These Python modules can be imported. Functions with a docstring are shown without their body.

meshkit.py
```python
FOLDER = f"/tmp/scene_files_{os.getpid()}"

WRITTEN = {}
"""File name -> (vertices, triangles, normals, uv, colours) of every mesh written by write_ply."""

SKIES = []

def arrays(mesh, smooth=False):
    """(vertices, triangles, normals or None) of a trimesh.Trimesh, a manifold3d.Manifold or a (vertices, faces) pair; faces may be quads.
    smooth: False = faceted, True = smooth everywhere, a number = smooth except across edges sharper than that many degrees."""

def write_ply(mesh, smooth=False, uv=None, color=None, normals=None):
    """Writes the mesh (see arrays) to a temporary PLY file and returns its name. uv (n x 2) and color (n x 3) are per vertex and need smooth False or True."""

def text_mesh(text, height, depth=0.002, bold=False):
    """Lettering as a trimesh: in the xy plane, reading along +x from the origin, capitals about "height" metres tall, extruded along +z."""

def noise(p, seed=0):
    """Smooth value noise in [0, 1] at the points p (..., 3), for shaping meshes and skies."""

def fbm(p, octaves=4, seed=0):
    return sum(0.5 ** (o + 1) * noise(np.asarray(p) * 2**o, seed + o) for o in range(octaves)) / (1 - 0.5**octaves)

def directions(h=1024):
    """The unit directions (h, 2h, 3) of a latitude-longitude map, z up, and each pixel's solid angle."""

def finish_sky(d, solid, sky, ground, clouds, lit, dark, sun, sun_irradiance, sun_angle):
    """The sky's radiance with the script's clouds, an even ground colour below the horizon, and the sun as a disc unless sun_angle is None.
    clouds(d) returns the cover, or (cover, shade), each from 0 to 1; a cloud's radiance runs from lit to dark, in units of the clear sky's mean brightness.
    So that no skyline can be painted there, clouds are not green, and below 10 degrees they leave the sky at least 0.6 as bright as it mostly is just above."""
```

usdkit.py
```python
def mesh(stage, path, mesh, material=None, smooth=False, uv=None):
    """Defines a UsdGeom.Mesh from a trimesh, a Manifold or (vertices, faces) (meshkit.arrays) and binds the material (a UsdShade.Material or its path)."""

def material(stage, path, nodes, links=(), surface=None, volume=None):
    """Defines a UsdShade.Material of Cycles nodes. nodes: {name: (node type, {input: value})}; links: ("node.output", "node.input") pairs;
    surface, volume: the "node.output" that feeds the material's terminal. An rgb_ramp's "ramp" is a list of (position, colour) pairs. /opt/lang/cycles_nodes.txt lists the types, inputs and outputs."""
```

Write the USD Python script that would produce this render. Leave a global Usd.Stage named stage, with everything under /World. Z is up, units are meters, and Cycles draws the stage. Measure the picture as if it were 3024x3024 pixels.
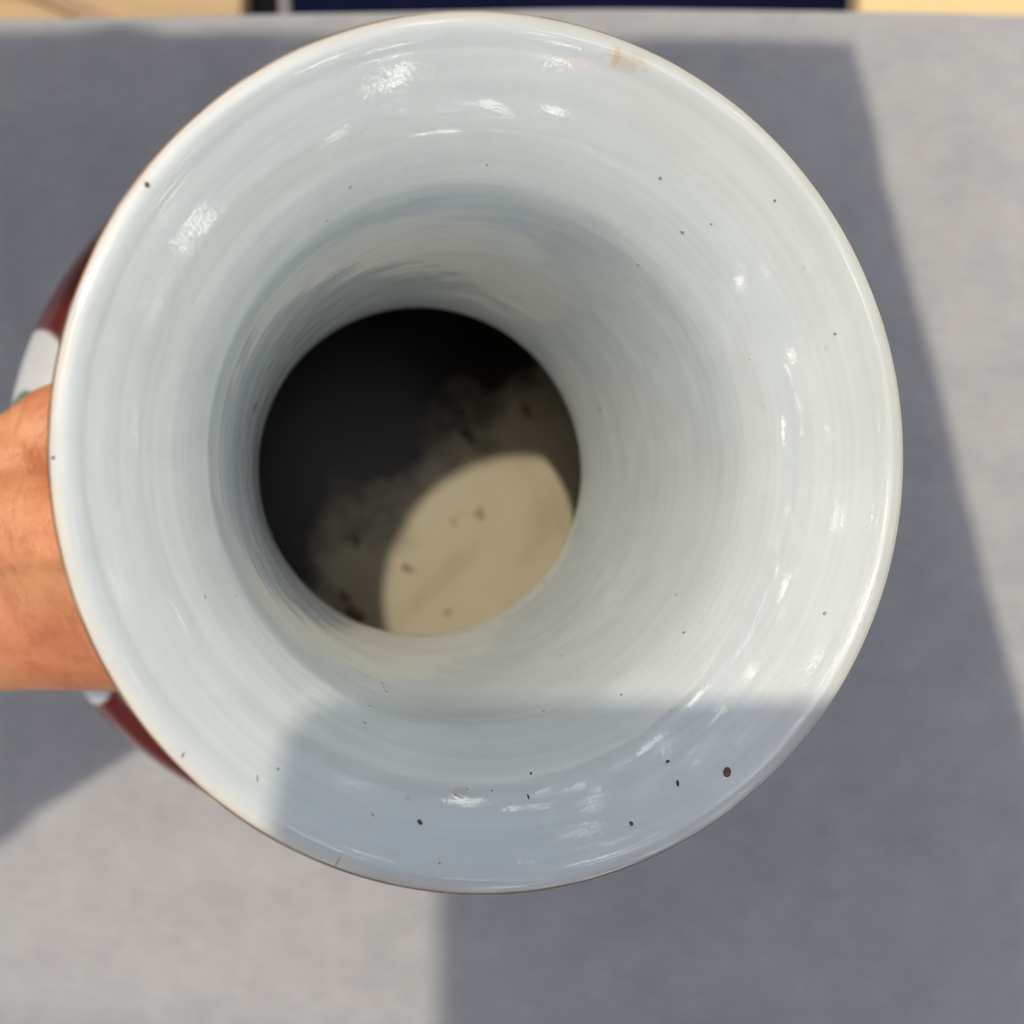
import math
import numpy as np
import manifold3d
import trimesh
import meshkit
import usdkit
from scipy.interpolate import PchipInterpolator, CubicSpline
from pxr import Gf, Sdf, Usd, UsdGeom, UsdLux, UsdShade, Vt

stage = Usd.Stage.CreateInMemory()
UsdGeom.SetStageUpAxis(stage, "Z")
UsdGeom.SetStageMetersPerUnit(stage, 1.0)
stage.SetDefaultPrim(UsdGeom.Xform.Define(stage, "/World").GetPrim())
UsdGeom.Scope.Define(stage, "/World/Looks")

# ------------------------------------------------------------------ camera, sky, sun, exposure
CAM_Z = 0.495                                  # a phone held flat above the vase, looking straight down
cam = UsdGeom.Camera.Define(stage, "/World/camera")
cam.AddTranslateOp().Set(Gf.Vec3d(0, 0, CAM_Z))
cam.CreateFocalLengthAttr(6.86)
cam.CreateHorizontalApertureAttr(6.86 * 3024 / 2800)
cam.CreateVerticalApertureAttr(6.86 * 3024 / 2800)
cam.CreateClippingRangeAttr((0.02, 1000.0))
cam.CreateFStopAttr(1.78)
cam.CreateFocusDistanceAttr(0.212)
cam.CreateExposureAttr(-0.14)

SUN_D = np.array([0.045, -0.24, -1.0])         # the way the sunlight travels
SUN_D /= np.linalg.norm(SUN_D)
TS = -SUN_D
sun = UsdLux.DistantLight.Define(stage, "/World/sun")
sun.CreateIntensityAttr(0.72)
sun.CreateAngleAttr(1.7)
sun.CreateNormalizeAttr(True)
sun.CreateColorAttr(Gf.Vec3f(1.0, 0.885, 0.735))
zax = Gf.Vec3d(*TS)
sun.AddTransformOp().Set(Gf.Matrix4d().SetRotate(Gf.Rotation(Gf.Vec3d(0, 0, 1), zax)))
dome = UsdLux.DomeLight.Define(stage, "/World/sky")
dome.GetPrim().SetCustomDataByKey("kind", "structure")
sky = usdkit.material(stage, "/World/Looks/sky_look", {
    "sky": ("sky_texture", {"sky_type": "single_scattering", "sun_disc": False,
                            "sun_elevation": float(math.asin(TS[2])), "sun_rotation": float(math.atan2(TS[0], TS[1])), "aerosol_density": 3.0}),
    "tc": ("texture_coordinate", {}),
    "m": ("mapping", {"scale": (1.6, 1.6, 2.6)}),
    "n": ("noise_texture", {"scale": 4.5, "detail": 4.0, "roughness": 0.55, "distortion": 0.3}),
    "cover": ("map_range", {"range_type": "smoothstep", "from_min": 0.622, "from_max": 0.648, "to_min": 0.0, "to_max": 0.95}),
    "mix": ("mix_color", {"b": (58.0, 56.5, 53.0), "use_clamp": False}),
    "bg": ("background_shader", {"strength": 0.125})},
    [("tc.generated", "m.vector"), ("m.vector", "n.vector"), ("n.fac", "cover.value"), ("cover.result", "mix.fac"), ("sky.color", "mix.a"), ("mix.result", "bg.color")], surface="bg.background")
UsdShade.MaterialBindingAPI.Apply(dome.GetPrim()).Bind(sky)

# ------------------------------------------------------------------ helpers
_used = {}


def numbered(path):
    n = _used.get(path, 0)
    _used[path] = n + 1
    return path if n == 0 else f"{path}_{n:03d}"


def tag(prim, label=None, cat=None, group=None, kind=None):
    for k, v in (("label", label), ("category", cat), ("group", group), ("kind", kind)):
        if v:
            prim.SetCustomDataByKey(k, v)
    return prim


def obj(name, mesh, mat, parent=None, smooth=False, paint=None):
    path = numbered(f"{parent.GetPath() if parent else '/World'}/{name}")
    m = usdkit.mesh(stage, path, mesh, mat, smooth=smooth)
    if paint is not None:
        UsdGeom.PrimvarsAPI(m).CreatePrimvar("paint", Sdf.ValueTypeNames.Color3fArray, "vertex").Set(
            Vt.Vec3fArray.FromNumpy(np.asarray(paint, np.float32)))
    return m.GetPrim()


def thing(name, label, cat, loc=(0, 0, 0), ry=0.0, rx=0.0, group=None):
    x = UsdGeom.Xform.Define(stage, numbered(f"/World/{name}"))
    x.AddTranslateOp().Set(Gf.Vec3d(*map(float, loc)))
    if ry:
        x.AddRotateYOp().Set(ry)
    if rx:
        x.AddRotateXOp().Set(rx)
    return tag(x.GetPrim(), label, cat, group)


def box(x0, x1, y0, y1, z0, z1, r=0.0):
    if r <= 0:
        m = trimesh.creation.box([x1 - x0, y1 - y0, z1 - z0])
        m.apply_translation([(x0 + x1) / 2, (y0 + y1) / 2, (z0 + z1) / 2])
        return m
    s = manifold3d.Manifold.sphere(r, 16)
    pts = [s.translate([x, y, z]) for x in (x0 + r, x1 - r) for y in (y0 + r, y1 - r) for z in (z0 + r, z1 - r)]
    return manifold3d.Manifold.batch_hull(pts)


def L(name):
    return f"/World/Looks/{name}"


# ------------------------------------------------------------------ materials
def glaze_material(name, rough, bump_scale, bump_dist, coat=0.0, mottle=0.03):
    return usdkit.material(stage, L(name), {
        "paint": ("attribute", {"attribute": "paint"}),
        "tc": ("texture_coordinate", {}),
        "n1": ("noise_texture", {"scale": bump_scale, "detail": 2.0, "roughness": 0.5}),
        "n2": ("noise_texture", {"scale": 55.0, "detail": 3.0}),
        "mr": ("map_range", {"from_min": 0.3, "from_max": 0.7, "to_min": 1 - mottle, "to_max": 1 + mottle}),
        "mul": ("vector_math", {"math_type": "scale"}),
        "b": ("bump", {"strength": 1.0, "distance": bump_dist}),
        "p": ("principled_bsdf", {"roughness": rough, "ior": 1.72})},
        [("tc.object", "n1.vector"), ("tc.object", "n2.vector"), ("n2.fac", "mr.value"),
         ("paint.color", "mul.vector1"), ("mr.result", "mul.scale"), ("mul.vector", "p.base_color"),
         ("n1.fac", "b.height"), ("b.normal", "p.normal")], surface="p.BSDF")


GLAZE = glaze_material("celadon_white_glaze", 0.02, 1100.0, 0.000024)
ENAMEL = glaze_material("painted_enamel", 0.16, 500.0, 0.00003, mottle=0.06)
BISCUIT = usdkit.material(stage, L("biscuit_inside"), {      # raw clay, cavity shade painted in: near black on one side, pale toward the sunlit patch
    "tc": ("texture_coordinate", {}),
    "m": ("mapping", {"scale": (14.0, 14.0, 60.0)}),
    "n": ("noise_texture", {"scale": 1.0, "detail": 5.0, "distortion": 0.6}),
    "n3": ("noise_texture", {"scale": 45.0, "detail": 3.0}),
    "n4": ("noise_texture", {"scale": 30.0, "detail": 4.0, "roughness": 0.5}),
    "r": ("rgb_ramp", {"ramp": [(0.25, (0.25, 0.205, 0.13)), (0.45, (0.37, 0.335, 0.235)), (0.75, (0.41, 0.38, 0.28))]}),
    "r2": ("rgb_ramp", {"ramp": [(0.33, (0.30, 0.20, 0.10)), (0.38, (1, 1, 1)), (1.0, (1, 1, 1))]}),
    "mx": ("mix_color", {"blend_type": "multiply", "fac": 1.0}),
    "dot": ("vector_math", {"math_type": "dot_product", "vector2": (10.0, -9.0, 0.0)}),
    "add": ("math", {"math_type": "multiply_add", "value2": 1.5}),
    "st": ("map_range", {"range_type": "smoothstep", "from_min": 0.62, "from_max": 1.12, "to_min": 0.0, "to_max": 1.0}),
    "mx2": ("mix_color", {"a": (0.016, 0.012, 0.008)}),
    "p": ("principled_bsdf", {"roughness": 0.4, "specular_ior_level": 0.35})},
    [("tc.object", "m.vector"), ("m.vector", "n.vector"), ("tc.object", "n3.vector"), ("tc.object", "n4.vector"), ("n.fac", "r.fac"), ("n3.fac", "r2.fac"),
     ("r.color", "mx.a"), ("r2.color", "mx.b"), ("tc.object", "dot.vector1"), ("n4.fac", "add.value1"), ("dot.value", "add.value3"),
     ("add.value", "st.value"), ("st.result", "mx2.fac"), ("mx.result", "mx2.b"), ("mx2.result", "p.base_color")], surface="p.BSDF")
SPECK = usdkit.material(stage, L("iron_speck_brown"), {
    "p": ("principled_bsdf", {"base_color": (0.085, 0.026, 0.016), "roughness": 0.15})}, surface="p.BSDF")
SPECK_GREY = usdkit.material(stage, L("grey_speck"), {
    "p": ("principled_bsdf", {"base_color": (0.25, 0.25, 0.22), "roughness": 0.2})}, surface="p.BSDF")
SPECK_RED = usdkit.material(stage, L("red_speck"), {
    "p": ("principled_bsdf", {"base_color": (0.22, 0.06, 0.045), "roughness": 0.2})}, surface="p.BSDF")
SPECK_OCHRE = usdkit.material(stage, L("ochre_speck"), {
    "p": ("principled_bsdf", {"base_color": (0.58, 0.55, 0.36), "roughness": 0.2})}, surface="p.BSDF")
CLOTH = usdkit.material(stage, L("grey_felt_cloth"), {
    "tc": ("texture_coordinate", {}),
    "n1": ("noise_texture", {"scale": 36.0, "detail": 5.0, "roughness": 0.6}),
    "m": ("mapping", {"scale": (90.0, 330.0, 200.0), "rotation": (0.0, 0.0, 0.15)}),
    "n2": ("noise_texture", {"scale": 1.0, "detail": 4.0, "roughness": 0.65, "distortion": 0.4}),
    "n3": ("noise_texture", {"scale": 1500.0, "detail": 2.0}),
    "r": ("rgb_ramp", {"ramp": [(0.3, (0.305, 0.305, 0.305)), (0.5, (0.335, 0.333, 0.330)), (0.7, (0.36, 0.357, 0.352))]}),
    "r2": ("rgb_ramp", {"ramp": [(0.3, (0.93, 0.93, 0.935)), (0.7, (1.06, 1.06, 1.05))]}),
    "mx": ("mix_color", {"blend_type": "multiply", "fac": 1.0, "use_clamp": False}),
    "add": ("math", {"math_type": "add"}),
    "b": ("bump", {"strength": 0.8, "distance": 0.0004}),
    "p": ("principled_bsdf", {"roughness": 0.92, "specular_ior_level": 0.15, "sheen_weight": 0.08, "sheen_roughness": 0.6})},
    [("tc.object", "n1.vector"), ("tc.object", "m.vector"), ("m.vector", "n2.vector"), ("tc.object", "n3.vector"),
     ("n1.fac", "r.fac"), ("n2.fac", "r2.fac"), ("r.color", "mx.a"), ("r2.color", "mx.b"), ("mx.result", "p.base_color"),
     ("n2.fac", "add.value1"), ("n3.fac", "add.value2"), ("add.value", "b.height"), ("b.normal", "p.normal")], surface="p.BSDF")
SKIN = usdkit.material(stage, L("warm_skin"), {
    "tc": ("texture_coordinate", {}),
    "n1": ("noise_texture", {"scale": 55.0, "detail": 5.0, "roughness": 0.62}),
    "nb": ("noise_texture", {"scale": 26.0, "detail": 2.0}),
    "m": ("mapping", {"scale": (1100.0, 420.0, 700.0), "rotation": (0.0, 0.0, 0.5)}),
    "n2": ("noise_texture", {"scale": 1.0, "detail": 3.0}),
    "m3": ("mapping", {"scale": (260.0, 60.0, 60.0), "rotation": (0.0, 0.0, 0.25)}),
    "n3": ("noise_texture", {"scale": 1.0, "detail": 2.0, "distortion": 0.8}),
    "v": ("voronoi_texture", {"scale": 620.0, "feature": "distance_to_edge"}),
    "r": ("rgb_ramp", {"ramp": [(0.28, (0.44, 0.150, 0.070)), (0.5, (0.57, 0.242, 0.112)), (0.72, (0.65, 0.315, 0.150))]}),
    "rb": ("rgb_ramp", {"ramp": [(0.35, (1.0, 0.86, 0.86)), (0.65, (1.0, 1.04, 1.0))]}),
    "r3": ("rgb_ramp", {"ramp": [(0.30, (0.86, 0.80, 0.78)), (0.45, (1, 1, 1)), (1.0, (1, 1, 1))]}),
    "mx": ("mix_color", {"blend_type": "multiply", "fac": 1.0, "use_clamp": False}),
    "mx3": ("mix_color", {"blend_type": "multiply", "fac": 1.0, "use_clamp": False}),
    "a1": ("math", {"math_type": "multiply_add", "value2": 0.7}),
    "a2": ("math", {"math_type": "multiply_add", "value2": 1.6}),
    "b": ("bump", {"strength": 0.75, "distance": 0.0005}),
    "p": ("principled_bsdf", {"roughness": 0.46, "subsurface_weight": 0.2, "subsurface_scale": 0.003,
                              "subsurface_radius": (1.0, 0.35, 0.2), "specular_ior_level": 0.45})},
    [("tc.object", "n1.vector"), ("tc.object", "nb.vector"), ("tc.object", "m.vector"), ("m.vector", "n2.vector"), ("tc.object", "m3.vector"), ("m3.vector", "n3.vector"),
     ("tc.object", "v.vector"), ("n1.fac", "r.fac"), ("nb.fac", "rb.fac"), ("n3.fac", "r3.fac"), ("r.color", "mx.a"), ("rb.color", "mx.b"),
     ("mx.result", "mx3.a"), ("r3.color", "mx3.b"), ("mx3.result", "p.base_color"), ("v.distance", "a1.value1"), ("n2.fac", "a1.value3"),
     ("n3.fac", "a2.value1"), ("a1.value", "a2.value3"), ("a2.value", "b.height"), ("b.normal", "p.normal")], surface="p.BSDF")
NAIL = usdkit.material(stage, L("fingernail_pink"), {
    "p": ("principled_bsdf", {"base_color": (0.66, 0.38, 0.29), "roughness": 0.3})}, surface="p.BSDF")


def plain(name, col, rough=0.6, scale=30.0, var=0.12, metallic=0.0, spec=0.5):
    c = np.array(col)
    return usdkit.material(stage, L(name), {
        "tc": ("texture_coordinate", {}),
        "n": ("noise_texture", {"scale": scale, "detail": 4.0}),
        "r": ("rgb_ramp", {"ramp": [(0.3, tuple(c * (1 - var))), (0.7, tuple(np.minimum(c * (1 + var), 1)))]}),
        "p": ("principled_bsdf", {"roughness": rough, "metallic": metallic, "specular_ior_level": spec})},
        [("tc.object", "n.vector"), ("n.fac", "r.fac"), ("r.color", "p.base_color")], surface="p.BSDF")


def wood(name, col):
    c = np.array(col)
    return usdkit.material(stage, L(name), {
        "tc": ("texture_coordinate", {}),
        "m": ("mapping", {"scale": (2.0, 26.0, 26.0)}),
        "n": ("noise_texture", {"scale": 1.0, "detail": 5.0, "distortion": 0.5}),
        "r": ("rgb_ramp", {"ramp": [(0.3, tuple(c * 0.82)), (0.7, tuple(c * 1.1))]}),
        "p": ("principled_bsdf", {"roughness": 0.6})},
        [("tc.object", "m.vector"), ("m.vector", "n.vector"), ("n.fac", "r.fac"), ("r.color", "p.base_color")], surface="p.BSDF")


GROUND = plain("dark_ground", (0.006, 0.006, 0.007), 0.9, spec=0.05)
NAVY = plain("navy_fabric", (0.0025, 0.0045, 0.018), 0.9, spec=0.05)
TAN_WOOD = wood("tan_wood", (0.42, 0.28, 0.125))
PALE_WOOD = wood("pale_yellow_wood", (0.70, 0.51, 0.23))
CABLE = plain("pale_cable", (0.22, 0.20, 0.19), 0.5)
BLACK = plain("black_phone", (0.015, 0.015, 0.017), 0.3)
SCREEN = plain("dark_screen", (0.02, 0.02, 0.022), 0.08)
SLEEVE = plain("dark_grey_sleeve", (0.05, 0.05, 0.06), 0.9)
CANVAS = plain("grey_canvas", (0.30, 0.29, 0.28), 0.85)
STEEL = plain("frame_steel", (0.5, 0.5, 0.5), 0.35, metallic=1.0)
TABLE_WOOD = wood("table_wood", (0.30, 0.18, 0.09))

# ------------------------------------------------------------------ setting: ground, table, cloth
GZ = -0.74
gm = box(-30, 30, -30, 30, GZ - 0.05, GZ)
tag(obj("ground", gm, GROUND), kind="structure")

tbl = thing("table", "trestle table under the grey cloth that the vase stands on", "table", (0, 0, GZ))
obj("tabletop", box(-0.78, 0.78, -0.19, 0.245, -GZ - 0.045, -GZ - 0.008, 0.004), TABLE_WOOD, tbl, smooth=40)
for lx in (-0.7, 0.7):
    for ly in (-0.15, 0.20):
        obj("leg", box(lx - 0.025, lx + 0.025, ly - 0.025, ly + 0.025, 0, -GZ - 0.045), TABLE_WOOD, tbl)

Y_FAR = 0.2625


FOOT_XY = (-0.07, 0.012)                       # where the vase stands


def cloth():
    nx, nv = 420, 360
    xs = np.linspace(-0.80, 0.80, nx)
    R1 = 0.007
    V = []
    # arc length parameter v runs from the far hem over the table to the near hem
    for x in xs:
        yf = Y_FAR + 0.0025 * math.sin(9 * x + 1.0)
        yn = -0.300 - 0.12 * (x + 0.27) if x < 0.2 else -0.3534
        R2 = 0.066
        drop_f, drop_n = 0.30, 0.28
        a = [drop_f, R1 * math.pi / 2, (yf - R1) - (yn + R2), R2 * math.pi / 2, drop_n]
        c = np.concatenate([[0], np.cumsum(a)])
        V.append((yf, yn, R2, c))
    # shared fractional parameter so that the rows line up
    fr = np.concatenate([np.linspace(0, 1, 26)[:-1], 1 + np.linspace(0, 1, 13)[:-1], 2 + np.linspace(0, 1, 290)[:-1],
                         3 + np.linspace(0, 1, 25)[:-1], 4 + np.linspace(0, 1, 20)])
    P = np.zeros((nx, len(fr), 3))
    for i, x in enumerate(xs):
        yf, yn, R2, c = V[i]
        for j, f in enumerate(fr):
            k = min(int(f), 4)
            t = f - k
            if k == 0:
                p = (yf, -R1 - 0.30 * (1 - t))
            elif k == 1:
                an = t * math.pi / 2
                p = (yf - R1 + R1 * math.cos(an), -R1 + R1 * math.sin(an))
            elif k == 2:
                p = ((yf - R1) * (1 - t) + (yn + R2) * t, 0.0)
            elif k == 3:
                an = t * math.pi / 2
                p = (yn + R2 - R2 * math.sin(an), -R2 + R2 * math.cos(an))
            else:
                p = (yn, -R2 - 0.28 * t)
            P[i, j] = (x, p[0], p[1])
    # shallow wrinkles: long soft folds, stronger to the right
    q = P.reshape(-1, 3)
    x, y = q[:, 0], q[:, 1]
    w = np.clip((x - 0.13) / 0.10, 0, 1)
    u = 0.90 * x + 0.42 * y
    n = meshkit.noise(np.stack([u * 17 + 3, (y - 0.2 * x) * 4.5, 0 * x + 0.3], 1), 5) - 0.5
    n2 = meshkit.fbm(np.stack([x * 9, y * 13, 0 * x + 7.7], 1), 3, 9) - 0.5
    wl = np.clip((-0.10 - y) / 0.1, 0, 1) * np.clip((-0.02 - x) / 0.1, 0, 1)
    h = 0.0105 * n * w + 0.0024 * n2 + 0.004 * wl * (meshkit.fbm(np.stack([x * 14, y * 20, 0 * x + 2.2], 1), 2, 3) - 0.5)
    inside = np.clip((Y_FAR - 0.02 - y) / 0.05, 0, 1)
    dist = np.hypot(x - FOOT_XY[0], y - FOOT_XY[1])
    flat = np.clip((dist - 0.085) / 0.05, 0, 1)
    q[:, 2] += h * inside * flat
    # hanging sides wave a little
    hang = np.clip(-q[:, 2] / 0.25, 0, 1)
    q[:, 1] += np.where(y > 0, 1, -1) * hang * 0.012 * (1 + np.sin(x * 31 + 0.8 * np.sin(x * 7)))
    idx = np.arange(nx * len(fr)).reshape(nx, len(fr))
    f = np.stack([idx[:-1, :-1], idx[:-1, 1:], idx[1:, 1:], idx[1:, :-1]], -1).reshape(-1, 4)
    f = f[:, ::-1]
    return q, f


cv, cf = cloth()
tag(obj("tablecloth", (cv, cf), CLOTH, smooth=True), "plain grey felt cloth spread over the table under the vase", "tablecloth")

# things lying on the ground past the table's far edge
tag(obj("navy_mat", box(-0.300, 0.95, 0.15, 1.6, GZ, GZ + 0.012, 0.003), NAVY, smooth=40),
    "dark navy mat on the ground past the table, between the two pale boards", "mat")
lb = thing("wooden_board", "duller tan wooden board past the table's far left edge, with a darker slanted batten", "board", (0, 0, GZ))
b1 = trimesh.creation.extrude_polygon(__import__("shapely").Polygon([(-1.3, 0.2), (-0.345, 0.2), (-0.338, 1.5), (-1.3, 1.5)]), 0.040)
b2 = trimesh.creation.box([0.26, 0.020, 0.008])
b2.apply_transform(trimesh.transformations.rotation_matrix(-0.42, [0, 0, 1]))
b2.apply_translation([-0.566, 0.640, 0.0445])
obj("plank", b1, TAN_WOOD, lb)
obj("batten", b2, TABLE_WOOD, lb)
rb = obj("wooden_board", trimesh.creation.extrude_polygon(
    __import__("shapely").Polygon([(0.405, 0.2), (1.4, 0.2), (1.4, 1.5), (0.49, 1.5)]), 0.04).apply_translation([0, 0, GZ + 0.013]), PALE_WOOD)
tag(rb, "brighter yellow wooden board past the table's far right corner", "board")


def tube(pts, rad, sides=10):
    pts = np.asarray(pts, float)
    rad = np.broadcast_to(rad, (len(pts),))
    t = np.gradient(pts, axis=0)
    t /= np.linalg.norm(t, axis=1, keepdims=True)
    ref = np.array([0.0, 0.0, 1.0]) if abs(t[:, 2]).mean() < 0.9 else np.array([1.0, 0, 0])
    a = np.cross(t, ref)
    a /= np.linalg.norm(a, axis=1, keepdims=True)
    b = np.cross(t, a)
    an = np.arange(sides) * 2 * np.pi / sides
    v = pts[:, None] + rad[:, None, None] * (np.cos(an)[None, :, None] * a[:, None] + np.sin(an)[None, :, None] * b[:, None])
    n = len(pts)
    i, j = np.meshgrid(np.arange(n - 1), np.arange(sides), indexing="ij")
    q = np.stack([i * sides + j, i * sides + (j + 1) % sides, (i + 1) * sides + (j + 1) % sides, (i + 1) * sides + j], -1).reshape(-1, 4)
    v = np.vstack([v.reshape(-1, 3), pts[:1], pts[-1:]])
    f = np.vstack([q[:, [0, 1, 2]], q[:, [0, 2, 3]],
                   np.stack([np.full(sides, n * sides), (np.arange(sides) + 1) % sides, np.arange(sides)], 1),
                   np.stack([np.full(sides, n * sides + 1), (n - 1) * sides + np.arange(sides), (n - 1) * sides + (np.arange(sides) + 1) % sides], 1)])
    m = trimesh.Trimesh(v, f, process=False)
    m.fix_normals()
    return m


ts = np.linspace(0, 1, 40)
tag(obj("cable", tube(np.stack([-0.312 + 0.05 * ts + 0.012 * np.sin(7 * ts), 1.1 - 0.7 * ts, 0 * ts + GZ + 0.019], 1), 0.007), CABLE, smooth=True),
    "thin pale cable on the dark mat beside the left board", "cable")

# ------------------------------------------------------------------ the vase
H, LEAN, TIP = 0.29, 14.9, 0.9
RIM_C = np.array([0.0032, 0.0113, CAM_Z - 0.1926])
ca, sa = math.cos(math.radians(LEAN)), math.sin(math.radians(LEAN))
cx_, sx_ = math.cos(math.radians(TIP)), math.sin(math.radians(TIP))
ROT = np.array([[ca, 0, sa], [0, 1, 0], [-sa, 0, ca]]) @ np.array([[1, 0, 0], [0, cx_, -sx_], [0, sx_, cx_]])     # local to world

AX = ROT[:, 2]
FOOT = RIM_C - H * AX


def to_world(p):
    return np.asarray(p) @ ROT.T + FOOT


def to_local(p):
    return (np.asarray(p) - FOOT) @ ROT


# profiles as (radius, distance below the rim)
S_T = 0.113


_tr = np.array([(0.0867, 0.0), (0.0830, 0.0026), (0.0790, 0.0056), (0.0745, 0.0094), (0.0700, 0.0142), (0.0660, 0.0203), (0.0627, 0.027),
                (0.0598, 0.039), (0.0574, 0.054), (0.0554, 0.072), (0.0541, 0.090), (0.0533, 0.105), (0.0530, 0.113), (0.0532, 0.121)])
_trumpet = PchipInterpolator(_tr[:, 1], _tr[:, 0])


def r_trumpet(s):
    return _trumpet(np.clip(s, 0, 0.121))


def resample(pts, step):
    pts = np.asarray(pts, float)
    d = np.concatenate([[0], np.cumsum(np.linalg.norm(np.diff(pts, axis=0), axis=1))])
    cs = PchipInterpolator(d, pts)
    n = max(int(d[-1] / step), 2)
    return cs(np.linspace(0, d[-1], n + 1))


ss = 0.0026 + (S_T + 0.005) * np.linspace(1, 0, 70) ** 1.6
mouth_pts = [(float(r_trumpet(s)), s) for s in ss]
mouth_pts += [(0.0846, 0.00122), (0.0857, 0.00052), (0.0863, 0.00026), (0.0870, 0.00016), (0.0878, 0.00015), (0.0888, 0.00045), (0.0896, 0.0012)]
mouth_prof = resample(mouth_pts, 0.00036)
out_pts = [(0.0896, 0.0012), (0.0900, 0.0017), (0.0899, 0.0024), (0.0892, 0.0036)]
out_pts += [(float(r_trumpet(s)) + 0.0012 + 0.0040 * min(s / 0.05, 1), s + 0.0035 * (1 - s / 0.112)) for s in 0.003 + 0.109 * np.linspace(0, 1, 30) ** 1.6]
out_pts += [(0.0598, 0.121), (0.0630, 0.133), (0.078, 0.144), (0.101, 0.155), (0.122, 0.167), (0.1345, 0.180), (0.1420, 0.195), (0.1433, 0.208),
            (0.1372, 0.226), (0.125, 0.246), (0.109, 0.266), (0.0945, 0.279), (0.0865, 0.2845), (0.0845, 0.2885), (0.0830, 0.2898),
            (0.0795, 0.2900), (0.0775, 0.2885), (0.076, 0.2855), (0.035, 0.2845), (0.0005, 0.2845)]
out_prof = resample(out_pts, 0.0016)
s0 = mouth_pts[0]
in_pts = [(0.0005, 0.223), (0.05, 0.223), (0.100, 0.2225), (0.117, 0.221), (0.127, 0.2185), (0.134, 0.2145), 
          (0.1378, 0.206), (0.1368, 0.195), (0.129, 0.182), (0.116, 0.1695), (0.096, 0.1585), (0.074, 0.148), (0.0605, 0.138), (0.0562, 0.129), s0]
in_prof = resample(in_pts, 0.0022)


def lathe(prof, nt, wob=None):
    th = np.arange(nt) * 2 * np.pi / nt
    r = np.repeat(prof[:, :1], nt, 1)
    s = np.repeat(prof[:, 1:], nt, 1)
    T = np.repeat(th[None], len(prof), 0)
    if wob is not None:
        r = r + wob(r, s, T)
    v = np.stack([r * np.cos(T), r * np.sin(T), H - s], -1).reshape(-1, 3)
    i, j = np.meshgrid(np.arange(len(prof) - 1), np.arange(nt), indexing="ij")
    a, b, c, d = i * nt + j, i * nt + (j + 1) % nt, (i + 1) * nt + (j + 1) % nt, (i + 1) * nt + j
    f = np.stack([a, d, c, b], -1).reshape(-1, 4)
    return v, f, T.reshape(-1), s.reshape(-1)


vase = thing("vase", "large porcelain vase with pale flared mouth and red painted body, seen from above", "vase", FOOT, ry=LEAN, rx=TIP)


def arc_noise(T, a, k, fa, seed):
    return meshkit.noise(np.stack([np.cos(T) * k + 9, np.sin(T) * k + 9, a * fa], -1), seed) - 0.5


plen = np.concatenate([[0], np.cumsum(np.linalg.norm(np.diff(mouth_prof, axis=0), axis=1))])


def rings(r, s, T):
    a = np.repeat(plen[:, None], r.shape[1], 1)
    fade = np.clip((s - 0.0016) / 0.006, 0, 1)
    h = 0.00007 * arc_noise(T, a, 1.3, 210.0, 1) + 0.00004 * arc_noise(T, a, 2.2, 480.0, 2) + 0.00016 * arc_noise(T, a, 1.6, 80.0, 4)
    lump = 0.00010 * (meshkit.noise(np.stack([np.cos(T) * r * 160, np.sin(T) * r * 160, s * 160], -1), 8) - 0.5)
    return (1.25 * h + 1.6 * lump) * fade + 0.00008 * arc_noise(T, a * 0, 7.0, 1.0, 12) * (1 - fade)


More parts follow.
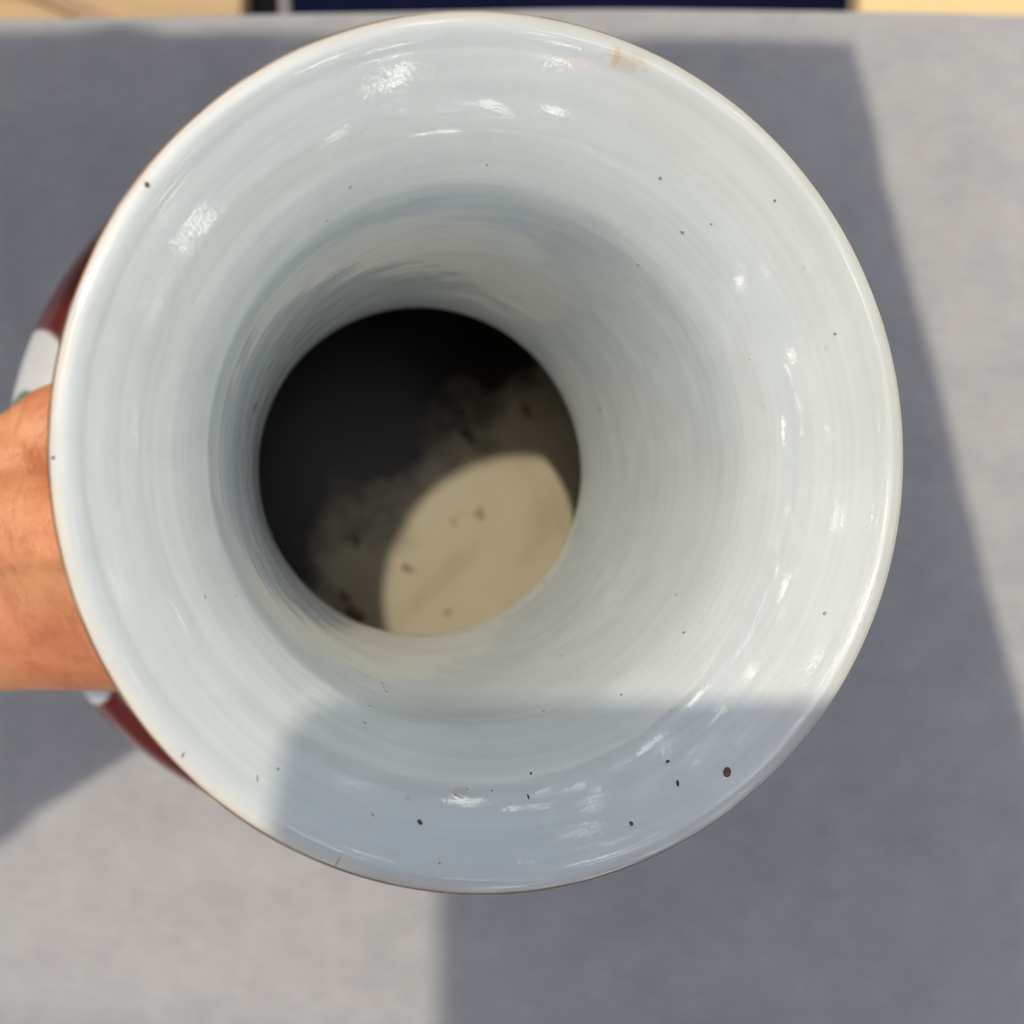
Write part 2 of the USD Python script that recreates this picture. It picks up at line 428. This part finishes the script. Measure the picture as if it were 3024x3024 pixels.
NT = 1280
mv, mf, mT, mS = lathe(mouth_prof, NT, rings)
mr = np.hypot(mv[:, 0], mv[:, 1])
alen = np.repeat(plen, NT)
col = np.tile(np.array([0.548, 0.590, 0.568]), (len(mv), 1))
tone = 1 + 0.06 * arc_noise(mT, alen, 1.2, 420.0, 21) + 0.09 * arc_noise(mT, alen, 1.6, 1000.0, 22) + 0.03 * arc_noise(mT, alen, 3, 120.0, 23)
col *= tone[:, None]
# iron-brown burn along the lip, more on the left half and the far side
side = 0.35 + 0.65 * np.clip(0.5 - 0.75 * np.cos(mT - 0.45), 0, 1)
e = 0.75 * np.clip((mr - 0.0866) / 0.0028, 0, 1) ** 1.5
blot = 0.55 + 0.9 * (meshkit.fbm(np.stack([np.cos(mT) * 22, np.sin(mT) * 22, mr * 900], -1), 3, 31) - 0.5)
k = np.clip(e * side * blot * 1.0, 0, 1)[:, None]
col = col * (1 - k) + np.array([0.66, 0.42, 0.20]) * k
k = (np.clip((mr - 0.08895) / 0.0003, 0, 1) * (0.25 + 0.75 * side) * np.clip(0.2 + 1.6 * meshkit.fbm(np.stack([np.cos(mT) * 14, np.sin(mT) * 14, mr * 300], -1), 3, 77), 0, 1))[:, None]
col = col * (1 - k) + np.array([0.15, 0.075, 0.025]) * k

CAM = np.array([0, 0, CAM_Z])


def mouth_point(px, py):
    """Where the mouth's surface lies under a spot of the photograph: returns theta, s, world point."""
    d = np.array([(px - 1512) / 2800, (1512 - py) / 2800, -1.0])
    t = np.linspace(0.15, 0.34, 4000)
    q = to_local(CAM + t[:, None] * d)
    s, r = H - q[:, 2], np.hypot(q[:, 0], q[:, 1])
    g = s - np.interp(r, SURF_R, SURF_S, left=1.0, right=1.0)
    ok = np.nonzero((g[:-1] < 0) & (g[1:] >= 0) & (s[:-1] > -0.01))[0]
    i = ok[0] if len(ok) else int(np.argmin(abs(g)))
    return math.atan2(q[i, 1], q[i, 0]), s[i], q[i]


_up = mouth_prof[mouth_prof[:, 1] < 0.112]
SURF_R, SURF_S = np.maximum.accumulate(_up[:, 0]) + np.arange(len(_up)) * 1e-9, _up[:, 1]


# stains: a tan chip repair at the far rim, pinkish rub beside it, faint scatters
def stain(px, py, rx, ry, colr, amt, seed, hard=4.0):
    global col
    th, s, q = mouth_point(px, py)
    tang = np.array([-math.sin(th), math.cos(th), 0])
    d = mv - q
    u = d @ tang / rx
    w = np.linalg.norm(d - (d @ tang)[:, None] * tang, axis=1) / ry
    n = (meshkit.fbm(mv * 700, 3, seed) - 0.5) * 0.9
    kk = np.clip((1.0 - np.hypot(u, w) + n) * hard, 0, 1)[:, None] * amt
    col = col * (1 - kk) + np.array(colr) * kk


stain(1852, 180, 0.0055, 0.0026, (0.52, 0.39, 0.22), 0.50, 41, 1.5)
stain(1822, 165, 0.0010, 0.0022, (0.50, 0.30, 0.12), 0.45, 42, 2.0)
stain(1700, 190, 0.0055, 0.0022, (0.72, 0.60, 0.55), 0.45, 43, 1.2)
stain(1362, 2338, 0.0020, 0.0016, (0.42, 0.33, 0.30), 0.35, 44, 3.0)
stain(1558, 358, 0.0006, 0.0008, (0.62, 0.60, 0.40), 0.7, 45)
stain(992, 2556, 0.0004, 0.0018, (0.30, 0.20, 0.06), 0.7, 46)
rs = np.random.default_rng(11)
for _ in range(46):
    th = rs.uniform(0, 2 * np.pi)
    s = rs.uniform(0.004, 0.085)
    q = np.array([float(r_trumpet(s)) * math.cos(th), float(r_trumpet(s)) * math.sin(th), H - s])
    d = np.linalg.norm(mv - q, axis=1)
    kk = np.clip(1.4 - d / rs.uniform(0.00025, 0.0006), 0, 1)[:, None] * rs.uniform(0.15, 0.5)
    col = col * (1 - kk) + np.array([0.33, 0.32, 0.28]) * kk
obj("mouth_interior", (mv, mf), GLAZE, vase, smooth=True, paint=np.clip(col, 0, 0.9))

# outer body with its painting
NO = 900
ov, of, oT, oS = lathe(out_prof, NO)
red = np.array([0.095, 0.017, 0.016])
oc = np.tile(red, (len(ov), 1))
oc *= (0.85 + 0.3 * meshkit.fbm(ov * 60, 3, 51))[:, None]
lipk = np.clip((0.0042 - oS) / 0.001, 0, 1)[:, None]
oc = oc * (1 - lipk) + np.array([0.12, 0.06, 0.022]) * lipk
WHITE = np.array([0.62, 0.63, 0.63])
gold = np.array([0.42, 0.27, 0.08])
rng = np.random.default_rng(5)


def ang(a):
    return (a + np.pi) % (2 * np.pi) - np.pi


for c0 in (188, 308, 68):
    du = ang(oT - math.radians(c0)) / math.radians(30)
    dv = (oS - 0.203) / 0.055
    rr = (np.abs(du) ** 2.6 + np.abs(dv) ** 2.6) ** (1 / 2.6) + 0.05 * np.cos(6 * np.arctan2(dv, du))
    k = np.clip((1.015 - rr) * 40, 0, 1)[:, None]
    oc = oc * (1 - k) + np.array([0.10, 0.02, 0.02]) * k
    k = np.clip((1.0 - rr) * 40, 0, 1)[:, None]
    oc = oc * (1 - k) + WHITE * k
    # leaves and flowers inside the reserve
    for n in range(15):
        a = rng.uniform(-0.72, 0.72)
        b = rng.uniform(-0.72, 0.62)
        if n == 0:
            a, b = -0.60, -0.42
        th = math.radians(c0) + a * math.radians(30)
        s = 0.203 + b * 0.055
        if n == 1:
            a, b = -0.42, -0.66
        flower = n % 5 == 4 and abs(a + 0.2) > 0.3
        rot = rng.uniform(-0.9, 0.9)
        U = ang(oT - th) * 0.125
        Vv = oS - s
        x1, y1 = U * math.cos(rot) + Vv * math.sin(rot), -U * math.sin(rot) + Vv * math.cos(rot)
        if flower:
            d = np.hypot(x1, y1) / (0.010 * (1 + 0.18 * np.cos(5 * np.arctan2(y1, x1))))
            k = np.clip((1 - d) * 10, 0, 1)[:, None]
            oc = oc * (1 - k) + np.array([0.55, 0.18, 0.20]) * k
            k = np.clip((0.3 - d) * 10, 0, 1)[:, None]
            oc = oc * (1 - k) + np.array([0.6, 0.42, 0.08]) * k
        else:
            d = np.hypot((x1 + 0.003 * np.cos(y1 * 180)) / 0.0019, y1 / 0.013)
            k = np.clip((1 - d) * 10, 0, 1)[:, None]
            oc = oc * (1 - k) + np.array([0.10, 0.20, 0.12]) * k
for s1 in (0.138, 0.268, 0.282):
    k = np.clip(1 - np.abs(oS - s1) / 0.0022, 0, 1)[:, None]
    oc = oc * (1 - k) + gold * k
k = np.clip((oS - 0.2862) / 0.001, 0, 1)[:, None]
oc = oc * (1 - k) + np.array([0.55, 0.50, 0.42]) * k
obj("body", (ov, of), ENAMEL, vase, smooth=True, paint=np.clip(oc, 0, 0.9))
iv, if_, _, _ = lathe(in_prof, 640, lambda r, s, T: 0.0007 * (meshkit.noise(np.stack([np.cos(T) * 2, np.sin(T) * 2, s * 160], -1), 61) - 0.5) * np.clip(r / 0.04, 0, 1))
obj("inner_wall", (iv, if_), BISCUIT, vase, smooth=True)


# iron specks and grit caught in the glaze
def speck(px, py, w, h, mat, rot=0.0, rise=0.25):
    th, s, q = mouth_point(px, py)
    ds = 1e-4
    r0 = math.hypot(q[0], q[1])
    sl = (np.interp(r0 + ds, SURF_R, SURF_S) - np.interp(r0 - ds, SURF_R, SURF_S)) / (2 * ds)
    up = np.array([math.cos(th), math.sin(th), -sl])
    up /= np.linalg.norm(up)
    tang = np.array([-math.sin(th), math.cos(th), 0])
    nrm = np.cross(tang, up)
    nrm /= np.linalg.norm(nrm)
    if nrm @ np.array([-math.cos(th), -math.sin(th), 0.2]) < 0:
        nrm = -nrm
    # w, h are across and down in the photograph
    ex, ey = ROT.T @ np.array([1.0, 0, 0]), ROT.T @ np.array([0, 1.0, 0])
    ex, ey = ex - nrm * (ex @ nrm), ey - nrm * (ey @ nrm)
    ex, ey = ex / np.linalg.norm(ex), ey / np.linalg.norm(ey)
    dep = CAM_Z - to_world(q)[2]
    sx, sy = w / 2 * dep / 2800, h / 2 * dep / 2800
    m = trimesh.creation.icosphere(1 if max(w, h) < 14 else 2, 1.0)
    p = m.vertices.copy()
    p *= 1 + 0.35 * (meshkit.noise(p * 1.7 + px * 0.37, 71)[:, None] - 0.5)
    c, sn = math.cos(rot), math.sin(rot)
    a, b = p[:, 0] * sx, p[:, 1] * sy
    a, b = a * c - b * sn, a * sn + b * c
    lift = rise * min(sx, sy)
    v = q + a[:, None] * ex + b[:, None] * ey + (p[:, 2] * lift + 0.00006)[:, None] * nrm
    obj("iron_speck", trimesh.Trimesh(v, m.faces, process=False), mat, vase, smooth=True)


for px, py, w, h, m_, rot in [
        (434, 546, 15, 17, SPECK, 0.5), (752, 1207, 13, 38, SPECK, 0.1), (2147, 2280, 23, 30, SPECK, -0.1), (1240, 2428, 16, 17, SPECK, 0),
        (1864, 2432, 11, 16, SPECK, 0.5), (2001, 2313, 9, 20, SPECK, 0.1), (1972, 2249, 11, 9, SPECK, 0.3), (1568, 2284, 6, 11, SPECK, 0),
        (1560, 2353, 6, 18, SPECK, 0.1), (1128, 2019, 11, 8, SPECK_RED, 0.4), (1134, 2031, 9, 7, SPECK_RED, 0.4), (1141, 2043, 11, 9, SPECK_RED, 0.2),
        (1092, 2085, 9, 7, SPECK, 0.2), (1077, 2135, 12, 9, SPECK_GREY, -0.3), (821, 2271, 10, 9, SPECK_GREY, 0), (1100, 2406, 6, 13, SPECK_GREY, 0.4),
        (1034, 552, 10, 9, SPECK_GREY, 0), (964, 652, 10, 8, SPECK_GREY, 0.3), (1438, 487, 8, 7, SPECK_GREY, 0), (1950, 526, 10, 11, SPECK_GREY, 0),
        (2015, 686, 12, 9, SPECK_GREY, -0.3), (2100, 662, 7, 6, SPECK_GREY, 0), (1886, 783, 11, 11, SPECK_GREY, 0.3), (2288, 592, 10, 9, SPECK_GREY, 0),
        (2466, 986, 11, 9, SPECK_GREY, 0), (2436, 1812, 12, 11, SPECK_GREY, 0), (2215, 1057, 11, 11, SPECK_OCHRE, 0), (1772, 1207, 8, 10, SPECK, 0),
        (1607, 1719, 10, 14, SPECK, 0.6), (1996, 1756, 12, 5, SPECK, -0.3), (2020, 1868, 10, 8, SPECK, 0), (1660, 1936, 15, 6, SPECK_RED, 0.3),
        (1835, 2052, 10, 8, SPECK_GREY, 0), (1605, 2100, 9, 8, SPECK_GREY, 0), (1452, 2335, 6, 5, SPECK_RED, 0), (1345, 2348, 6, 5, SPECK_RED, 0),
        (1380, 2330, 5, 5, SPECK_RED, 0), (1298, 2550, 6, 6, SPECK, 0), (540, 2230, 6, 16, SPECK_RED, -0.4), (760, 2300, 5, 26, SPECK_GREY, -0.2),
        (157, 1352, 14, 10, SPECK, 0.2), (590, 330, 8, 14, SPECK, 0.9), (3024 * 0.2, 1762, 9, 9, SPECK_GREY, 0), (697, 1759, 8, 8, SPECK_GREY, 0),
        (1813, 1712, 9, 7, SPECK_GREY, 0), (2228, 2440, 0.1, 0.1, SPECK_GREY, 0)]:
    if w > 1:
        speck(px, py, w, h, m_, rot)


# ------------------------------------------------------------------ hands
def smin(a, b, k):
    h = np.clip(0.5 + 0.5 * (a - b) / k, 0, 1)
    return a * (1 - h) + b * h - k * h * (1 - h)


def surface(groups, k_between, edge, clip=None):
    """One continuous skin round groups of tapered capsules (smooth union), as surface nets on a grid."""
    pts = np.array([p for segs, _ in groups for q in segs for p in q[:2]])
    rad = max(max(q[2], q[3]) for segs, _ in groups for q in segs) + 0.006
    lo, hi = pts.min(0) - rad, pts.max(0) + rad
    n = np.ceil((hi - lo) / edge).astype(int) + 2
    ax = [(lo[i] + edge * np.arange(n[i])).astype(np.float32) for i in range(3)]
    field = np.full(n, 0.05, np.float32)
    for segs, k in groups:
        g = np.full(n, 0.05, np.float32)
        for a, b, ra, rb in segs:
            a, b = np.asarray(a, float), np.asarray(b, float)
            m = max(ra, rb) + k + k_between + 2 * edge
            sl = tuple(slice(max(int((min(a[i], b[i]) - m - lo[i]) / edge), 0), int((max(a[i], b[i]) + m - lo[i]) / edge) + 2) for i in range(3))
            X, Y, Z = np.meshgrid(*[ax[i][sl[i]] for i in range(3)], indexing="ij")
            ab = b - a
            t = np.clip(((X - a[0]) * ab[0] + (Y - a[1]) * ab[1] + (Z - a[2]) * ab[2]) / max(ab @ ab, 1e-12), 0, 1)
            d = np.sqrt((X - a[0] - t * ab[0]) ** 2 + (Y - a[1] - t * ab[1]) ** 2 + (Z - a[2] - t * ab[2]) ** 2) - (ra + (rb - ra) * t)
            g[sl] = smin(g[sl], d, k)
        field = smin(field, g, k_between)
    ins = field < 0
    cells = np.stack([ins[i:n[0] - 1 + i, j:n[1] - 1 + j, q:n[2] - 1 + q] for i in (0, 1) for j in (0, 1) for q in (0, 1)])
    act = cells.any(0) & ~cells.all(0)
    cid = np.full(act.shape, -1)
    C = np.argwhere(act)
    cid[act] = np.arange(len(C))
    acc, cnt = np.zeros((len(C), 3)), np.zeros(len(C))
    corners = [(i, j, q) for i in (0, 1) for j in (0, 1) for q in (0, 1)]
    for u, a in enumerate(corners):
        for b in corners[u + 1:]:
            if sum(abs(a[i] - b[i]) for i in range(3)) != 1:
                continue
            va = field[C[:, 0] + a[0], C[:, 1] + a[1], C[:, 2] + a[2]]
            vb = field[C[:, 0] + b[0], C[:, 1] + b[1], C[:, 2] + b[2]]
            cr = (va < 0) != (vb < 0)
            t = np.where(cr, va / np.where(cr, va - vb, 1), 0)
            acc += np.where(cr[:, None], np.array(a) + t[:, None] * (np.array(b) - np.array(a)), 0)
            cnt += cr
    V = lo + edge * (C + acc / cnt[:, None])
    F = []
    for d in range(3):
        e1, e2 = (d + 1) % 3, (d + 2) % 3
        A = ins.take(range(0, n[d] - 1), d)
        B = ins.take(range(1, n[d]), d)
        for flip, mask in ((False, A & ~B), (True, ~A & B)):
            P = np.argwhere(mask)
            P = P[(P[:, e1] > 0) & (P[:, e2] > 0)]
            if not len(P):
                continue
            o1, o2 = np.eye(3, dtype=int)[e1], np.eye(3, dtype=int)[e2]
            q = [cid[tuple((P - x).T)] for x in (0 * o1, o1, o1 + o2, o2)]
            Q = np.stack(q, 1)
            F.append(Q[:, ::-1] if flip else Q)
    F = np.vstack(F)
    t = trimesh.Trimesh(V, np.vstack([F[:, [0, 1, 2]], F[:, [0, 2, 3]]]), process=False)
    if t.volume < 0:
        t.invert()
    trimesh.smoothing.filter_taubin(t, iterations=8)
    return t


_nk = [p for p in out_pts if 0.007 < p[1] < 0.215]
NECK_S, NECK_R = np.array([p[1] for p in _nk]), np.array([p[0] for p in _nk])


def on_neck(deg, s, off):
    r = np.interp(s, NECK_S, NECK_R) + off
    a = math.radians(deg)
    return to_world([r * math.cos(a), r * math.sin(a), H - s])


DZ = CAM_Z - 0.58


def grip_hand():
    D = np.array([0, 0, DZ])
    E, E2, W = np.array([-0.42, -0.060, 0.500]) + D, np.array([-0.30, -0.050, 0.392]) + D, np.array([-0.214, -0.029, 0.320]) + D
    y = np.array([0, 1.0, 0])
    arm = []
    for o0, o1, r0, r1, r2, zz in ((0.018, 0.013, 0.036, 0.031, 0.0215, 0.002), (-0.018, -0.015, 0.037, 0.033, 0.0245, -0.002)):
        z = np.array([0, 0, zz])
        arm += [(E + y * o0 + z, E2 + y * o0 + z, r0, r1), (E2 + y * o0 + z, W + y * o1 + z, r1, r2)]
    heads = [np.array([-0.103, -0.006, 0.318]) + D, np.array([-0.101, -0.022, 0.306]) + D, np.array([-0.101, -0.036, 0.290]) + D, np.array([-0.105, -0.045, 0.272]) + D]
    carp = [np.array([-0.185, 0.000, 0.302]) + D, np.array([-0.183, -0.012, 0.300]) + D, np.array([-0.182, -0.024, 0.296]) + D, np.array([-0.184, -0.034, 0.291]) + D]
    for c, h, r in zip(carp, heads, (0.0170, 0.0165, 0.0165, 0.0165)):
        arm += [(W + (c - W) * 0.2, c, 0.020, 0.0185), (c, h, 0.0185, r * 0.80)]
    fingers, tips = [], []
    spec = [(0.086, (236, 262, 283), (0.0115, 0.0098, 0.0088, 0.0072)), (0.104, (240, 270, 294), (0.0118, 0.0100, 0.0088, 0.0074)),
            (0.122, (240, 268, 292), (0.0112, 0.0096, 0.0084, 0.0070)), (0.139, (236, 257, 275), (0.0102, 0.0086, 0.0076, 0.0064))]
    for h, (s, an, r) in zip(heads, spec):
        j = [h] + [on_neck(a, s, rr + 0.0006) for a, rr in zip(an, r[1:])]
        fingers.append([(j[i], j[i + 1], r[i], r[i + 1]) for i in range(3)])
        tips.append((j[2], j[3], r[3], an[2], s))
    thumb_j = [np.array([-0.186, -0.014, 0.309]) + D, np.array([-0.132, 0.0245, 0.302]) + D, on_neck(150, 0.102, 0.0106), on_neck(124, 0.098, 0.0092)]
    thumb_r = [0.0150, 0.0120, 0.0104, 0.0080]
    arm.append((thumb_j[0] - [0, 0, 0.012], heads[0] * 0.6 + carp[0] * 0.4 - [0, 0, 0.006], 0.015, 0.010))
    thumb = [(thumb_j[i], thumb_j[i + 1], thumb_r[i], thumb_r[i + 1]) for i in (0, 1, 2)]
    tend = [(np.array([-0.205, -0.004, 0.3165]) + D, np.array([-0.138, 0.0165, 0.3150]) + D, 0.0040, 0.0032),
            (np.array([-0.215, -0.016, 0.3195]) + D, np.array([-0.110, -0.009, 0.3275]) + D, 0.0034, 0.0028)]

    groups = [(arm, 0.016)] + [(f, 0.003) for f in fingers] + [(thumb, 0.004)] + [([t], 0.003) for t in tend]
    tips.append((thumb_j[2], thumb_j[3], thumb_r[3], 124, 0.098))
    return surface(groups, 0.005, 0.0017), tips


gh, gtips = grip_hand()
p1 = thing("person", "bare forearm and right hand reaching in from the left, gripping the vase's neck", "person")
obj("arm", gh, SKIN, p1, smooth=True)
for j2, j3, r, an, s in gtips:
    ax = (j3 - j2) / np.linalg.norm(j3 - j2)
    c = to_world([0, 0, H - s])
    n = j3 - c
    n -= ax * (n @ ax)
    n /= np.linalg.norm(n)
    b = np.cross(ax, n)
    m = trimesh.creation.icosphere(2, 1.0)
    v = m.vertices
    arch = -0.35 * (v[:, 1] ** 2)
    P = j3 + ax * 0.001 + np.outer(v[:, 0] * 0.0058, ax) + np.outer(v[:, 1] * r * 0.72, b) + np.outer(r * (0.90 + 0.13 * v[:, 2] + 0.9 * arch * 0.8), n)
    obj("fingernail", trimesh.Trimesh(P, m.faces, process=False), NAIL, p1, smooth=True)

# ------------------------------------------------------------------ what stands behind the lens: the phone, its holder, an added shadow sheet
PZ = CAM_Z + 0.004
ph = thing("smartphone", "black smartphone held level above the vase, casting the square shadow on its lower wall", "phone", (0, 0, PZ))


def slab(x0, x1, y0, y1, rc, z0, z1):
    import shapely
    g = trimesh.creation.extrude_polygon(shapely.box(x0 + rc, y0 + rc, x1 - rc, y1 - rc).buffer(rc, quad_segs=10), z1 - z0)
    return g.apply_translation([0, 0, z0])


obj("case", slab(-0.0545, 0.104, -0.068, 0.0100, 0.010, 0.0, 0.008), BLACK, ph, smooth=40)
obj("screen", slab(-0.0515, 0.101, -0.065, 0.0070, 0.008, 0.0082, 0.0088), SCREEN, ph)
for dx, dy in ((0, 0.0), (0.0, -0.018), (0.017, -0.009)):
    ring = trimesh.creation.annulus(0.0045, 0.0068, 0.0022)
    ring.apply_translation([dx, dy, -0.0012])
    obj("lens_ring", ring, BLACK, ph, smooth=40)


def holding_hand(mx, cx):
    """A hand under the phone's near edge: fingers below the case, thumb on the screen side. mx mirrors."""
    z = PZ + 0.004
    palm0, palm1 = np.array([cx, -0.125, z]), np.array([cx - 0.004 * mx, -0.075, z])
    segs = [(np.array([cx + 0.005 * mx, -0.42, z - 0.01 + 0.05]), np.array([cx, -0.19, z + 0.012]), 0.036, 0.028),
            (np.array([cx, -0.19, z + 0.012]), palm0, 0.028, 0.024)]
    for o in (-0.026, -0.009, 0.009, 0.026):
        segs.append((palm0 + [o * 0.6, 0, 0], palm1 + [o, 0, 0.006], 0.016, 0.010))
    groups = [(segs, 0.01)]
    for o, ln in ((-0.027, 0.040), (-0.009, 0.048), (0.009, 0.046), (0.027, 0.036)):
        a = palm1 + [o, 0, 0.008]
        b = np.array([palm1[0] + o * 1.05, -0.060 + ln * 0.35, PZ + 0.019])
        c = np.array([palm1[0] + o * 1.1, -0.060 + ln * 0.8, PZ + 0.0165])
        groups.append(([(a, b, 0.0098, 0.0085), (b, c, 0.0085, 0.0072)], 0.003))
    t0, t1, t2 = palm0 + [0.024 * mx, 0.01, 0], palm0 + [0.044 * mx, 0.045, 0.004], np.array([cx + 0.045 * mx, -0.048, PZ + 0.018])
    groups.append(([(t0, t1, 0.014, 0.011), (t1, t2, 0.011, 0.0085)], 0.004))
    return surface(groups, 0.005, 0.003)


p2 = thing("person", "photographer's two hands in dark sleeves holding the phone above the vase", "person")
for mx, cx in ((1, -0.010), (-1, 0.072)):
    obj("hand", holding_hand(mx, cx), SKIN, p2, smooth=True)
    yy = np.linspace(-0.70, -0.036, 40)
    obj("sleeve", tube(np.stack([cx + 0.010 * np.sin(yy * 9) * 0.3 + 0 * yy, yy, PZ + 0.063 + 0 * yy], 1),
                       0.052 + 0.0006 * np.sin(yy * 160), 28), SLEEVE, p2, smooth=True)

AH = 0.33                                       # height of the added shadow sheet above the table


def shadow_sheet_mesh(poly, z, nx=60):
    """A slightly sagging shadow-casting sheet over the polygon, 2 mm thick."""
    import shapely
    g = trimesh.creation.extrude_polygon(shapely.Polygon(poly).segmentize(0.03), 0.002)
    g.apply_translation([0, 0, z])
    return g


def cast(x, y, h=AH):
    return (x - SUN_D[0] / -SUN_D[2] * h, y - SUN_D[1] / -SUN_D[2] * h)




def tp(px, py):
    """The spot of the tablecloth seen there in the photograph."""
    return ((px - 1512) / 2800 * CAM_Z, (1512 - py) / 2800 * CAM_Z)


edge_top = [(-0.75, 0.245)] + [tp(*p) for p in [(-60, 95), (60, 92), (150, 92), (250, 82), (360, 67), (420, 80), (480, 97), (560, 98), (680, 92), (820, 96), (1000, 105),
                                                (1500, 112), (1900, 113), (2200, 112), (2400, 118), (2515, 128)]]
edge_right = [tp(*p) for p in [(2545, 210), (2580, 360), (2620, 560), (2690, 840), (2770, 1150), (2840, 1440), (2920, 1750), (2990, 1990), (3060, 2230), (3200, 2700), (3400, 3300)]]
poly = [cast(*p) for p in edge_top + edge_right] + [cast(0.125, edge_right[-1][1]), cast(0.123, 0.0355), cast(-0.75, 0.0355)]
aw = thing("added_shadow_caster", "added unseen grey sheet on a frame, shaped to cast the shadow across the tablecloth", "shade panel")
obj("shadow_sheet", shadow_sheet_mesh(poly, AH), CANVAS, aw)  # added out of view; outline follows the shadow wanted on the cloth
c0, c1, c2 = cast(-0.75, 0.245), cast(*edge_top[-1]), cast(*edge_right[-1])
obj("frame_bar", tube([(c0[0], c0[1] - 0.03, AH - 0.012), (c1[0] - 0.03, c1[1] - 0.03, AH - 0.012)], 0.009), STEEL, aw, smooth=40)  # frame bars and posts belong to the added sheet
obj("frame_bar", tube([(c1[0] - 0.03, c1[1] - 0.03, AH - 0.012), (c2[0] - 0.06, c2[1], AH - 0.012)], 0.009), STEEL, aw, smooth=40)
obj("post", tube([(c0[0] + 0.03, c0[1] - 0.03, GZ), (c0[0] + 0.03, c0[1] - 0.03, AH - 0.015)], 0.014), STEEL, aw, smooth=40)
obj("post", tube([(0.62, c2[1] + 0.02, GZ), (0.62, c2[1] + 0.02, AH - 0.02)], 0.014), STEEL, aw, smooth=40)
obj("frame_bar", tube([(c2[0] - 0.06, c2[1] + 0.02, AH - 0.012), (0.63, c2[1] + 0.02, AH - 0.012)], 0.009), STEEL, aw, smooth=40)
